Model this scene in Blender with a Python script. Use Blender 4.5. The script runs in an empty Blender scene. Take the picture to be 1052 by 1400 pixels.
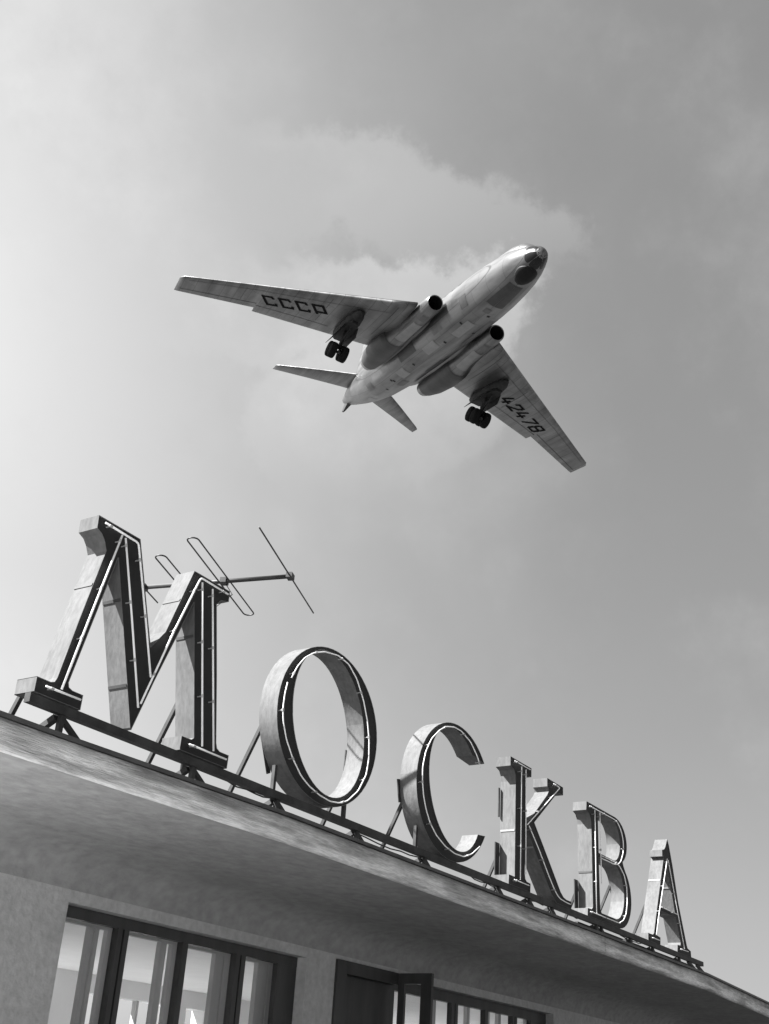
import bpy, bmesh, math, random
from mathutils import Vector, Matrix
from mathutils.geometry import tessellate_polygon

random.seed(7)
SC = bpy.context.scene
COL = SC.collection
R = math.radians
EYE = 1.6                      # the photographer's eye above the apron

# ------------------------------------------------------------------ camera, sky, sun, exposure
cam_d = bpy.data.cameras.new("camera")
cam = bpy.data.objects.new("camera", cam_d)
COL.objects.link(cam)
CR = (0.52854633, -0.84688061, 0.05858332)     # camera right
CD = (0.4155812, 0.19795754, -0.88775283)      # camera down
CF = (0.74022365, 0.49356462, 0.45657739)      # camera forward
cam.matrix_world = Matrix(((CR[0], -CD[0], -CF[0], 0), (CR[1], -CD[1], -CF[1], 0),
                           (CR[2], -CD[2], -CF[2], EYE), (0, 0, 0, 1)))
cam_d.sensor_fit = 'HORIZONTAL'
cam_d.sensor_width = 36
cam_d.lens = 1604.34 / 1052 * 36
cam_d.clip_start = 0.05
cam_d.clip_end = 20000
SC.camera = cam

SUN = Vector((-0.52, 0.465, 0.715)).normalized()
SUN_EL = math.asin(SUN.z)
SUN_AZ = math.atan2(SUN.x, SUN.y)               # from +Y towards +X

world = bpy.data.worlds.new("World")
SC.world = world
world.use_nodes = True
wn, wl = world.node_tree.nodes, world.node_tree.links
for n in list(wn):
    wn.remove(n)


def wnode(t, **kw):
    n = wn.new(t)
    for k, v in kw.items():
        setattr(n, k, v)
    return n


def wmath(op, a, b=None, clamp=False):
    n = wn.new('ShaderNodeMath')
    n.operation = op
    n.use_clamp = clamp
    for i, v in enumerate((a, b)):
        if v is None:
            continue
        if isinstance(v, (int, float)):
            n.inputs[i].default_value = v
        else:
            wl.new(v, n.inputs[i])
    return n.outputs[0]


def wmap(v, a, b, c, d, smooth=True):
    n = wn.new('ShaderNodeMapRange')
    n.interpolation_type = 'SMOOTHSTEP' if smooth else 'LINEAR'
    wl.new(v, n.inputs[0])
    for i, x in enumerate((a, b, c, d)):
        n.inputs[i + 1].default_value = x
    return n.outputs[0]


tc = wnode('ShaderNodeTexCoord')
DIR = tc.outputs['Generated']
sky = wnode('ShaderNodeTexSky', sky_type='NISHITA', sun_disc=False)
sky.sun_elevation = SUN_EL
sky.sun_rotation = SUN_AZ
sky.air_density = 1.0
sky.dust_density = 2.2
sky.ozone_density = 1.0
sep = wnode('ShaderNodeSeparateColor')
wl.new(sky.outputs[0], sep.inputs[0])
# black and white film behind a yellow filter: mostly red and green light
bw = wmath('ADD', wmath('MULTIPLY', sep.outputs[0], 0.55), wmath('MULTIPLY', sep.outputs[1], 0.45))


def direction(az, el):
    a, e = R(az), R(el)
    return (math.sin(a) * math.cos(e), math.cos(a) * math.cos(e), math.sin(e))


# clouds: fractal noise in the direction of view, gathered into banks
nz = wnode('ShaderNodeTexNoise')
nz.inputs['Scale'].default_value = 19
nz.inputs['Detail'].default_value = 10
nz.inputs['Roughness'].default_value = 0.6
wl.new(DIR, nz.inputs['Vector'])
nz2 = wnode('ShaderNodeTexNoise')
nz2.inputs['Scale'].default_value = 4.5
nz2.inputs['Detail'].default_value = 5
wl.new(DIR, nz2.inputs['Vector'])
nz3 = wnode('ShaderNodeTexNoise')
nz3.inputs['Scale'].default_value = 55
nz3.inputs['Detail'].default_value = 8
nz3.inputs['Roughness'].default_value = 0.65
wl.new(DIR, nz3.inputs['Vector'])
noise = wmath('ADD', wmath('SUBTRACT', nz.outputs['Fac'], 0.5), wmath('MULTIPLY', wmath('SUBTRACT', nz3.outputs['Fac'], 0.5), 0.4))
big = wmath('SUBTRACT', nz2.outputs['Fac'], 0.5)


dsep = wnode('ShaderNodeSeparateXYZ')
wl.new(DIR, dsep.inputs[0])


def bank(blobs, edge, rough, fade=None):
    """a bank of cloud: soft union of discs, its outline broken up by the noise; fade = elevations over which its foot thins out"""
    acc = None
    for az, el, rad in blobs:
        v = wnode('ShaderNodeVectorMath', operation='DISTANCE')
        wl.new(DIR, v.inputs[0])
        v.inputs[1].default_value = direction(az, el)
        d = wmath('SUBTRACT', v.outputs['Value'], R(rad))
        if acc is None:
            acc = d
        else:
            m = wn.new('ShaderNodeMath')
            m.operation = 'SMOOTH_MIN'
            wl.new(acc, m.inputs[0])
            wl.new(d, m.inputs[1])
            m.inputs[2].default_value = 0.012
            acc = m.outputs[0]
    acc = wmath('ADD', acc, wmath('MULTIPLY', noise, rough))
    o = wmap(acc, edge, -edge * 2.2, 0, 1)
    if fade:
        o = wmath('MULTIPLY', o, wmap(dsep.outputs['Z'], math.sin(R(fade[0])), math.sin(R(fade[1])), 0, 1))
    return o


upper = bank([(43.5, 42.0, 2.8), (47.5, 42.3, 2.8), (51.0, 42.5, 2.9), (54.0, 42.2, 2.9), (57.2, 41.4, 2.9), (60.4, 40.7, 2.6), (63.2, 40.2, 2.1), (65.8, 40.4, 1.1)], 0.007, 0.08, (36.5, 43.5))
mist = bank([(46, 22, 13), (57, 16, 14), (66, 6, 12), (52, 30, 8)], 0.13, 0.12)
lower = bank([(43.5, 36.2, 2.6), (46.3, 36.5, 2.6), (49.0, 36.0, 2.6), (51.2, 36.6, 2.6), (53.8, 36.8, 2.6), (57.0, 36.4, 2.9), (60.4, 36.8, 2.6), (62.6, 37.8, 1.9), (54, 31, 5), (58, 33, 4)], 0.0055, 0.07, (26, 38.5))
veil = bank([(12, 38, 22), (19, 30, 25), (10, 48, 20), (24, 14, 22)], 0.34, 0.16)
lv = wnode('ShaderNodeVectorMath', operation='DISTANCE')
wl.new(DIR, lv.inputs[0])
lv.inputs[1].default_value = direction(38, 39)
thin = wmap(wmath('ADD', lv.outputs['Value'], wmath('MULTIPLY', noise, 0.1)), R(5), R(14), 0, 1)   # the banks thin out towards the bright side
upper = wmath('MULTIPLY', upper, thin)
lower = wmath('MULTIPLY', lower, thin)
wisps = wmap(wmath('ADD', wmath('MULTIPLY', big, 1.0), wmath('MULTIPLY', noise, 0.35)), -0.05, 0.3, 0, 1)

K_UP, K_LOW, K_VEIL, K_WISP, K_HAZE, K_MIST = 0.62, 1.0, 4.5, 0.38, 0.98, 0.25
cl = wmath('ADD', wmath('MULTIPLY', upper, K_UP), wmath('MULTIPLY', lower, K_LOW))
cl = wmath('MULTIPLY', cl, wmath('SUBTRACT', 1.0, veil))
cl = wmath('ADD', cl, wmath('MULTIPLY', veil, K_VEIL))
cl = wmath('ADD', cl, wmath('MULTIPLY', wisps, K_WISP))
cl = wmath('ADD', cl, wmath('MULTIPLY', mist, K_MIST))
texture = wmath('ADD', 1.0, wmath('MULTIPLY', noise, 0.6))
cl = wmath('MULTIPLY', cl, texture)
total = wmath('ADD', wmath('ADD', wmath('MULTIPLY', bw, 0.46), K_HAZE), cl)   # thin high haze evens the sky out
bg = wnode('ShaderNodeBackground')
wl.new(total, bg.inputs['Color'])
bg.inputs['Strength'].default_value = 0.05
out = wnode('ShaderNodeOutputWorld')
wl.new(bg.outputs[0], out.inputs['Surface'])

sun_d = bpy.data.lights.new("sun", 'SUN')
sun_d.energy = 5.0
sun_d.angle = R(0.53)
sun_d.color = (1.0, 1.0, 1.0)                  # the photograph is black and white
sun = bpy.data.objects.new("sun", sun_d)
COL.objects.link(sun)
sun.rotation_euler = SUN.to_track_quat('Z', 'Y').to_euler()
sun.location = (0, 0, 60)

vs = SC.view_settings
vs.view_transform = 'Standard'
vs.look = 'None'
vs.exposure = 2.0
vs.gamma = 1.0
vs.use_curve_mapping = False
SC.cycles.use_denoising = True
SC.cycles.max_bounces = 10
SC.cycles.diffuse_bounces = 6
SC.cycles.transparent_max_bounces = 24


# ------------------------------------------------------------------ helpers
def tag(o, label=None, cat=None, group=None, kind=None):
    for k, v in (('label', label), ('category', cat), ('group', group), ('kind', kind)):
        if v:
            o[k] = v
    return o


def empty(name, loc=(0, 0, 0)):
    o = bpy.data.objects.new(name, None)
    o.location = loc
    o.empty_display_size = 0.2
    COL.objects.link(o)
    return o


def add_mesh(name, me, mat, parent=None, loc=None):
    o = bpy.data.objects.new(name, me)
    if mat and not me.materials:
        me.materials.append(mat)
    if parent:
        o.parent = parent
    if loc:
        o.location = loc
    COL.objects.link(o)
    return o


def from_data(name, verts, faces, mat, parent=None, smooth=False, loc=None, fix=True):
    me = bpy.data.meshes.new(name)
    me.from_pydata([tuple(v) for v in verts], [], faces)
    if fix:
        bm = bmesh.new()
        bm.from_mesh(me)
        bmesh.ops.recalc_face_normals(bm, faces=bm.faces)
        bm.to_mesh(me)
        bm.free()
    if smooth:
        for p in me.polygons:
            p.use_smooth = True
    me.update()
    return add_mesh(name, me, mat, parent, loc)


class MB:
    """collects shapes and links them as one mesh object"""

    def __init__(self):
        self.v, self.f = [], []

    def box(self, x0, x1, y0, y1, z0, z1):
        n = len(self.v)
        self.v += [(x0, y0, z0), (x1, y0, z0), (x1, y1, z0), (x0, y1, z0), (x0, y0, z1), (x1, y0, z1), (x1, y1, z1), (x0, y1, z1)]
        self.f += [[n + i for i in q] for q in ((0, 3, 2, 1), (4, 5, 6, 7), (0, 1, 5, 4), (1, 2, 6, 5), (2, 3, 7, 6), (3, 0, 4, 7))]
        return self

    def bar(self, a, b, w, h, up=(0, 0, 1)):
        a, b = Vector(a), Vector(b)
        d = (b - a).normalized()
        u = Vector(up)
        if abs(d.dot(u)) > 0.98:
            u = Vector((0, 1, 0))
        s = d.cross(u).normalized()
        u = s.cross(d).normalized()
        n = len(self.v)
        for p in (a, b):
            for i, j in ((-1, -1), (1, -1), (1, 1), (-1, 1)):
                self.v.append(tuple(p + s * (i * w / 2) + u * (j * h / 2)))
        self.f += [[n + i for i in q] for q in ((0, 3, 2, 1), (4, 5, 6, 7), (0, 1, 5, 4), (1, 2, 6, 5), (2, 3, 7, 6), (3, 0, 4, 7))]
        return self

    def tube(self, path, r, sides=8, closed=False):
        P = [Vector(p) for p in path]
        n0 = len(self.v)
        N = len(P)
        prev = None
        for i, p in enumerate(P):
            a = P[i - 1] if (i > 0 or closed) else p
            b = P[(i + 1) % N] if (i < N - 1 or closed) else p
            d = (b - a).normalized()
            if prev is None:
                u = d.orthogonal().normalized()
            else:
                u = (prev - d * prev.dot(d)).normalized()
            prev = u
            w = d.cross(u)
            rr = r[i] if isinstance(r, (list, tuple)) else r
            for k in range(sides):
                t = 2 * math.pi * k / sides
                self.v.append(tuple(p + (u * math.cos(t) + w * math.sin(t)) * rr))
        for i in range(N if closed else N - 1):
            j = (i + 1) % N
            for k in range(sides):
                k2 = (k + 1) % sides
                self.f.append([n0 + i * sides + k, n0 + i * sides + k2, n0 + j * sides + k2, n0 + j * sides + k])
        if not closed:
            self.f.append([n0 + k for k in range(sides)][::-1])
            self.f.append([n0 + (N - 1) * sides + k for k in range(sides)])
        return self

    def build(self, name, mat, parent=None, smooth=False, loc=None):
        return from_data(name, self.v, self.f, mat, parent, smooth, loc)


# ------------------------------------------------------------------ materials (the photograph is black and white: greys only)
def material(name, lo, hi, scale=4.0, rough=0.7, metal=0.0, stretch=(1, 1, 1), detail=8, spec=0.5, bump=0.0, p0=0.35, p1=0.65, spots=0.0):
    m = bpy.data.materials.new(name)
    m.use_nodes = True
    N, L = m.node_tree.nodes, m.node_tree.links
    b = N['Principled BSDF']
    b.inputs['Roughness'].default_value = rough
    b.inputs['Metallic'].default_value = metal
    b.inputs['Specular IOR Level'].default_value = spec
    t = N.new('ShaderNodeTexCoord')
    mp = N.new('ShaderNodeMapping')
    mp.inputs['Scale'].default_value = stretch
    L.new(t.outputs['Object'], mp.inputs['Vector'])
    nz = N.new('ShaderNodeTexNoise')
    nz.inputs['Scale'].default_value = scale
    nz.inputs['Detail'].default_value = detail
    nz.inputs['Roughness'].default_value = 0.62
    L.new(mp.outputs[0], nz.inputs['Vector'])
    cr = N.new('ShaderNodeValToRGB')
    cr.color_ramp.elements[0].position = p0
    cr.color_ramp.elements[1].position = p1
    cr.color_ramp.elements[0].color = (lo, lo, lo, 1)
    cr.color_ramp.elements[1].color = (hi, hi, hi, 1)
    L.new(nz.outputs['Fac'], cr.inputs[0])
    col = cr.outputs[0]
    if spots:
        n2 = N.new('ShaderNodeTexNoise')
        n2.inputs['Scale'].default_value = scale * 9
        n2.inputs['Detail'].default_value = 4
        L.new(mp.outputs[0], n2.inputs['Vector'])
        r2 = N.new('ShaderNodeMapRange')
        r2.inputs[1].default_value = 0.3
        r2.inputs[2].default_value = 0.7
        r2.inputs[3].default_value = 1 - spots
        r2.inputs[4].default_value = 1 + spots
        L.new(n2.outputs['Fac'], r2.inputs[0])
        mx = N.new('ShaderNodeMix')
        mx.data_type = 'RGBA'
        mx.blend_type = 'MULTIPLY'
        mx.inputs[0].default_value = 1
        L.new(col, mx.inputs[6])
        L.new(r2.outputs[0], mx.inputs[7])
        col = mx.outputs[2]
    L.new(col, b.inputs['Base Color'])
    if bump:
        bp = N.new('ShaderNodeBump')
        bp.inputs['Strength'].default_value = bump
        bp.inputs['Distance'].default_value = 0.02
        n3 = N.new('ShaderNodeTexNoise')
        n3.inputs['Scale'].default_value = scale * 12
        n3.inputs['Detail'].default_value = 5
        L.new(mp.outputs[0], n3.inputs['Vector'])
        L.new(n3.outputs['Fac'], bp.inputs['Height'])
        L.new(bp.outputs[0], b.inputs['Normal'])
    return m


M = {}
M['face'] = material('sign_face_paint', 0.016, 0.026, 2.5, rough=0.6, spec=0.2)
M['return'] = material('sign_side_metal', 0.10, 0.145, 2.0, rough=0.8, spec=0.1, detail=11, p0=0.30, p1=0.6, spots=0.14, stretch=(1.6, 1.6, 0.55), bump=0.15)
M['frame_steel'] = material('dark_steel', 0.02, 0.05, 6, rough=0.6, spec=0.3)
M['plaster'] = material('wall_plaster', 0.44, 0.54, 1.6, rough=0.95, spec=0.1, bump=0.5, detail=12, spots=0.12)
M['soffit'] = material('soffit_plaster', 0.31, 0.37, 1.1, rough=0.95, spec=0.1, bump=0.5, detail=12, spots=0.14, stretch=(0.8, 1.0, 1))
M['roofing'] = material('roof_felt', 0.035, 0.05, 3, rough=0.9)
M['flashing'] = material('zinc_flashing', 0.05, 0.09, 5, rough=0.55, metal=0.3)
M['wood'] = material('dark_painted_wood', 0.028, 0.05, 5, rough=0.5, stretch=(1, 1, 0.2))
M['inner_wood'] = material('pale_painted_wood', 0.42, 0.5, 4, rough=0.6, stretch=(1, 1, 0.2))
M['interior'] = material('room_plaster', 0.8, 0.86, 1.2, rough=0.9)
M['floor_in'] = material('room_floor', 0.5, 0.6, 2, rough=0.5)
M['concrete'] = material('apron_asphalt', 0.04, 0.055, 0.7, rough=0.9, bump=0.2)
M['bounce_paving'] = material('pale_bounce_paving', 0.36, 0.44, 0.8, rough=0.9, bump=0.2)
M['grass'] = material('airfield_ground', 0.04, 0.06, 0.05, rough=0.95)
M['antenna'] = material('antenna_tube', 0.03, 0.05, 8, rough=0.5, metal=0.3)
M['tyre'] = material('tyre_rubber', 0.008, 0.013, 5, rough=0.9, spec=0.1)
M['gear'] = material('gear_metal', 0.015, 0.04, 5, rough=0.6, spec=0.2)
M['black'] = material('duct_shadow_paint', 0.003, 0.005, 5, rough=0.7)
M['marking'] = material('marking_paint', 0.01, 0.014, 5, rough=0.9, spec=0.05)
M['radome'] = material('radome_paint', 0.008, 0.012, 3, rough=0.6, spec=0.2)
M['cockpit'] = material('dark_glazing', 0.008, 0.012, 3, rough=0.25, spec=0.35)

# fascia: rendered concrete, darker towards the top edge
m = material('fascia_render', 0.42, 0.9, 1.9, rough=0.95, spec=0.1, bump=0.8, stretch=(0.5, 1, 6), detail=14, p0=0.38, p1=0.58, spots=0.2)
N_, L_ = m.node_tree.nodes, m.node_tree.links
bs = N_['Principled BSDF']
src = bs.inputs['Base Color'].links[0].from_socket
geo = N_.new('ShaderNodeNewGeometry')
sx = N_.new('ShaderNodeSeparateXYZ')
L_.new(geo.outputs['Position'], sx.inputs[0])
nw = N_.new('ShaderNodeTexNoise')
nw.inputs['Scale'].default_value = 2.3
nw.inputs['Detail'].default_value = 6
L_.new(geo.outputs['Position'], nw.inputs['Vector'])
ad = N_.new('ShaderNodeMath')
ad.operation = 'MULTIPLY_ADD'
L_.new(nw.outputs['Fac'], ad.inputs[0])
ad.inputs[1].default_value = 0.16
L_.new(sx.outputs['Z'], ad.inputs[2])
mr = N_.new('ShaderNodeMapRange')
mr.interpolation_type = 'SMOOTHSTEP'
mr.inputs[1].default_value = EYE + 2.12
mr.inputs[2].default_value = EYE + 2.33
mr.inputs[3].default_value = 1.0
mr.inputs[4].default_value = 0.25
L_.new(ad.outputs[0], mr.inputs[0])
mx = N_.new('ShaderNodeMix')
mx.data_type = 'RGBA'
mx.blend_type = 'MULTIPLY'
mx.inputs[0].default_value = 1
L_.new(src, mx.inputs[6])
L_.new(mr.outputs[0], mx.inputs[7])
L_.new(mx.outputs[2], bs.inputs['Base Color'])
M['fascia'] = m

# neon tubing: white glass, with a faint glow added so it reads white
m = bpy.data.materials.new('neon_glass')
m.use_nodes = True
b = m.node_tree.nodes['Principled BSDF']
b.inputs['Base Color'].default_value = (0.8, 0.8, 0.8, 1)
b.inputs['Roughness'].default_value = 0.2
b.inputs['Emission Color'].default_value = (1, 1, 1, 1)
b.inputs['Emission Strength'].default_value = 0.03
M['neon'] = m

# window glass: thin pane, transparent with a fresnel reflection
m = bpy.data.materials.new('window_glass')
m.use_nodes = True
N_, L_ = m.node_tree.nodes, m.node_tree.links
N_.remove(N_['Principled BSDF'])
tr = N_.new('ShaderNodeBsdfTransparent')
tr.inputs[0].default_value = (0.93, 0.93, 0.93, 1)
gl = N_.new('ShaderNodeBsdfGlossy')
gl.inputs['Roughness'].default_value = 0.02
lw = N_.new('ShaderNodeLayerWeight')
pw = N_.new('ShaderNodeMath')
pw.operation = 'POWER'
L_.new(lw.outputs['Facing'], pw.inputs[0])
pw.inputs[1].default_value = 5
fr = N_.new('ShaderNodeMath')
fr.operation = 'MULTIPLY_ADD'
L_.new(pw.outputs[0], fr.inputs[0])
fr.inputs[1].default_value = 0.9
fr.inputs[2].default_value = 0.06
ms = N_.new('ShaderNodeMixShader')
L_.new(fr.outputs[0], ms.inputs[0])
L_.new(tr.outputs[0], ms.inputs[1])
L_.new(gl.outputs[0], ms.inputs[2])
L_.new(ms.outputs[0], N_['Material Output'].inputs[0])
M['glass'] = m


# aluminium skin of the airliner: sheets of slightly different sheen with seams
def skin(name, base, scale, metal):
    m = bpy.data.materials.new(name)
    m.use_nodes = True
    N, L = m.node_tree.nodes, m.node_tree.links
    b = N['Principled BSDF']
    b.inputs['Metallic'].default_value = metal
    b.inputs['Roughness'].default_value = 0.36
    t = N.new('ShaderNodeTexCoord')
    br = N.new('ShaderNodeTexBrick')
    br.inputs['Color1'].default_value = (base * 0.93,) * 3 + (1,)
    br.inputs['Color2'].default_value = (base * 1.07,) * 3 + (1,)
    br.inputs['Mortar'].default_value = (base * 0.55,) * 3 + (1,)
    br.inputs['Scale'].default_value = scale
    br.inputs['Mortar Size'].default_value = 0.012
    br.inputs['Brick Width'].default_value = 1.7
    br.inputs['Row Height'].default_value = 0.62
    L.new(t.outputs['Object'], br.inputs['Vector'])
    nz = N.new('ShaderNodeTexNoise')
    nz.inputs['Scale'].default_value = 1.1
    nz.inputs['Detail'].default_value = 8
    mp = N.new('ShaderNodeMapping')
    mp.inputs['Scale'].default_value = (0.22, 1.7, 1.7)
    L.new(t.outputs['Object'], mp.inputs[0])
    L.new(mp.outputs[0], nz.inputs['Vector'])
    r = N.new('ShaderNodeMapRange')
    r.inputs[1].default_value = 0.3
    r.inputs[2].default_value = 0.7
    r.inputs[3].default_value = 0.6
    r.inputs[4].default_value = 1.3
    L.new(nz.outputs['Fac'], r.inputs[0])
    mx = N.new('ShaderNodeMix')
    mx.data_type = 'RGBA'
    mx.blend_type = 'MULTIPLY'
    mx.inputs[0].default_value = 1
    L.new(br.outputs['Color'], mx.inputs[6])
    L.new(r.outputs[0], mx.inputs[7])
    L.new(mx.outputs[2], b.inputs['Base Color'])
    return m


M['skin'] = skin('aluminium_skin', 0.19, 0.9, 0.8)
M['wing_skin'] = skin('wing_aluminium', 0.19, 0.7, 0.75)
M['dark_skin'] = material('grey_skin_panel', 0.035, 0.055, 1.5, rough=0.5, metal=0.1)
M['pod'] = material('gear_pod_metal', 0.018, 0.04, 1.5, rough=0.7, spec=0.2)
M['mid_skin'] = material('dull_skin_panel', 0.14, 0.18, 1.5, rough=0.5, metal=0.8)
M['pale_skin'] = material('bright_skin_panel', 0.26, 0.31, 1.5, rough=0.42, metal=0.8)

# ------------------------------------------------------------------ ground
g = MB()
g.v = [(-6000, -6000, 0), (6000, -6000, 0), (6000, 6000, 0), (-6000, 6000, 0)]
g.f = [[0, 1, 2, 3]]
tag(g.build('ground', M['grass']), kind='structure')
g = MB()
g.v = [(-90, -120, 0.004), (160, -120, 0.004), (160, 60, 0.004), (-90, 60, 0.004)]
g.f = [[0, 1, 2, 3]]
tag(g.build('apron', M['concrete']), kind='structure')

g = MB()  # unseen pale ground, added to bounce sunlight onto the left wall
g.v = [(-16, -7, 0.008), (5.05, -7, 0.008), (5.05, 8.2, 0.008), (-16, 8.2, 0.008), (5.0, 8.2, 0.008), (5.0, 16, 0.008), (-16, 16, 0.008)]
g.f = [[0, 1, 2, 4, 3], [3, 4, 5, 6]]
tag(g.build('bounce_pavement', M['bounce_paving']), kind='structure')

# ------------------------------------------------------------------ terminal building
B = empty('terminal_building', (6, 8.33, 0))
tag(B, 'low plastered terminal building with deep flat canopy under the rooftop letters', 'building')
BO = Vector((-6, -8.33, 0))
YW = 8.33                       # face of the front wall


def bp(mb, name, mat, parent=B, smooth=False):
    """build a mesh given in world coordinates as a part of the building"""
    off = BO if parent is B else BO - parent.location
    mb.v = [(x + off.x, y + off.y, z + off.z) for x, y, z in mb.v]
    return mb.build(name, mat, parent, smooth)


def wall_mesh(x0, x1, z0, z1, y0, y1, openings):
    xs = sorted({x0, x1} | {o[0] for o in openings} | {o[1] for o in openings})
    zs = sorted({z0, z1} | {o[2] for o in openings} | {o[3] for o in openings})
    mb = MB()

    def solid(i, j):
        if not (0 <= i < len(xs) - 1 and 0 <= j < len(zs) - 1):
            return False
        cx, cz = (xs[i] + xs[i + 1]) / 2, (zs[j] + zs[j + 1]) / 2
        return not any(a < cx < b and c < cz < d for a, b, c, d in openings)

    def quad(*p):
        n = len(mb.v)
        mb.v += p
        mb.f.append([n, n + 1, n + 2, n + 3])
    for i in range(len(xs) - 1):
        for j in range(len(zs) - 1):
            if not solid(i, j):
                continue
            a, b_, c, d = xs[i], xs[i + 1], zs[j], zs[j + 1]
            quad((a, y0, c), (b_, y0, c), (b_, y0, d), (a, y0, d))
            quad((a, y1, c), (a, y1, d), (b_, y1, d), (b_, y1, c))
            if not solid(i - 1, j):
                quad((a, y0, c), (a, y0, d), (a, y1, d), (a, y1, c))
            if not solid(i + 1, j):
                quad((b_, y0, c), (b_, y1, c), (b_, y1, d), (b_, y0, d))
            if not solid(i, j - 1):
                quad((a, y0, c), (a, y1, c), (b_, y1, c), (b_, y0, c))
            if not solid(i, j + 1):
                quad((a, y0, d), (b_, y0, d), (b_, y1, d), (a, y1, d))
    return mb


WX0, WX1 = 5.2, 44.0
ROOF = EYE + 2.195
SOF = EYE + 1.985
T1 = EYE + 1.54
OPEN1 = (7.787, 11.51, 0.75, T1)
OPEN2 = (12.09, 18.15, 0.3, EYE + 1.55)
w = wall_mesh(WX0, WX1, 0.0, SOF + 0.05, YW, YW + 0.45, [OPEN1, OPEN2])
bp(w, 'wall', M['plaster'])
# end walls, rear wall with its own windows, ceiling and floor of the hall
for xa in (WX0, WX1 - 0.4):
    bp(MB().box(xa, xa + 0.4, YW + 0.453, 15.0, 0.0, SOF + 0.05), 'end_wall', M['interior'])
rear_open = [(7.0, 10.2, 0.9, EYE + 1.485), (10.6, 13.9, 0.9, EYE + 1.485), (14.53, 16.86, 0.9, EYE + 1.485), (17.22, 17.72, 0.9, EYE + 1.485),
             (19.5, 22.0, 0.9, EYE + 1.485), (22.6, 25.0, 0.9, EYE + 1.485), (25.6, 28.0, 0.9, EYE + 1.485), (28.6, 31.0, 0.9, EYE + 1.485), (32, 40, 0.9, EYE + 1.485)]
bp(wall_mesh(WX0, WX1, 0.0, SOF + 0.05, 15.003, 15.3, rear_open), 'rear_wall', M['interior'])
for xa in (15.52, 16.0):
    bp(MB().box(xa, xa + 0.055, 15.06, 15.16, 0.9, EYE + 1.485), 'rear_window_bar', M['inner_wood'])
bp(MB().box(WX0 + 0.403, WX1 - 0.403, YW + 0.453, 14.999, EYE + 1.77, EYE + 1.8), 'ceiling', M['interior'])
bp(MB().box(WX0 + 0.403, WX1 - 0.403, YW + 0.453, 14.999, 0.02, 0.06), 'hall_floor', M['floor_in'])

# canopy and roof: edge line runs straight, then bends back a little on the right
EDGE = [(3.4, 6.30), (5.6, 6.235), (8.0, 6.1), (14.868, 6.1), (18.9, 6.1), (23.2, 6.37), (44.6, 7.72)]


def offset_edge(d):
    return [(x, y + d) for x, y in EDGE]


# roof deck
mb = MB()
for i in range(len(EDGE) - 1):
    (xa, ya), (xb, yb) = EDGE[i], EDGE[i + 1]
    n = len(mb.v)
    mb.v += [(xa, ya + 0.05, ROOF), (xb, yb + 0.05, ROOF), (xb, 15.6, ROOF), (xa, 15.6, ROOF)]
    mb.f.append([n, n + 1, n + 2, n + 3])
bp(mb, 'roof', M['roofing'])
# soffit with a soft cove where it meets the wall
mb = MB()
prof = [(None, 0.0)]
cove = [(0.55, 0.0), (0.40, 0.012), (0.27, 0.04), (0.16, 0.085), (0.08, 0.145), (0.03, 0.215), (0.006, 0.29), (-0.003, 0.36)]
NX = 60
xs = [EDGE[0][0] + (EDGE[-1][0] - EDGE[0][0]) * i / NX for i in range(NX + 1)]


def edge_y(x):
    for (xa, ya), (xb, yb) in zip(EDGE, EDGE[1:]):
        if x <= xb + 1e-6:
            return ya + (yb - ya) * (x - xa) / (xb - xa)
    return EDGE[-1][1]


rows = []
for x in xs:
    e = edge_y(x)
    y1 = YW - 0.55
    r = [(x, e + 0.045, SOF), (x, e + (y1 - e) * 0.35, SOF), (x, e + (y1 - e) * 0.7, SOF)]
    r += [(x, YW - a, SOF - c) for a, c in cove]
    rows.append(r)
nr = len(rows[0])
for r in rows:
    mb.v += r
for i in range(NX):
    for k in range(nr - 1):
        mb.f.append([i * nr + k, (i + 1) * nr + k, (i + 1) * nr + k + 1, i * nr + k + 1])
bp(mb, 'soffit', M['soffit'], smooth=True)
# fascia sections with open joints, each with a rounded lower lip
prof = [(0.05, 2.19), (0.0, 2.19), (0.0, 2.06), (-0.004, 2.03), (0.0, 2.008), (0.012, 1.992), (0.03, 1.985), (0.05, 1.985)]
secs = [(0, 1), (1, 2), (2, 3), (3, 4), (4, 5), (5, 6)]
for a, b_ in secs:
    (xa, ya), (xb, yb) = EDGE[a], EDGE[b_]
    ga = 0.014 if a == 3 else 0.001
    mb = MB()
    STEP = max(2, int((xb - xa) / 0.35))
    for i in range(STEP + 1):
        t = i / STEP
        x = xa + ga + (xb - xa - ga) * t
        y = edge_y(x)
        for k, (dy, z) in enumerate(prof):
            wob = 0.0
            if 3 <= k <= 5:
                wob = 0.006 * math.sin(x * 3.1) + 0.005 * math.sin(x * 7.7 + 1) + random.uniform(-0.003, 0.003)
            mb.v.append((x, y + dy, EYE + z + wob * 0.6))
    n = len(prof)
    for i in range(STEP):
        for k in range(n - 1):
            mb.f.append([i * n + k, (i + 1) * n + k, (i + 1) * n + k + 1, i * n + k + 1])
        mb.f.append([i * n + n - 1, (i + 1) * n + n - 1, (i + 1) * n, i * n])
    mb.f.append(list(range(n)))
    mb.f.append([STEP * n + k for k in range(n)][::-1])
    bp(mb, 'fascia_panel', M['fascia'])
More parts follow.
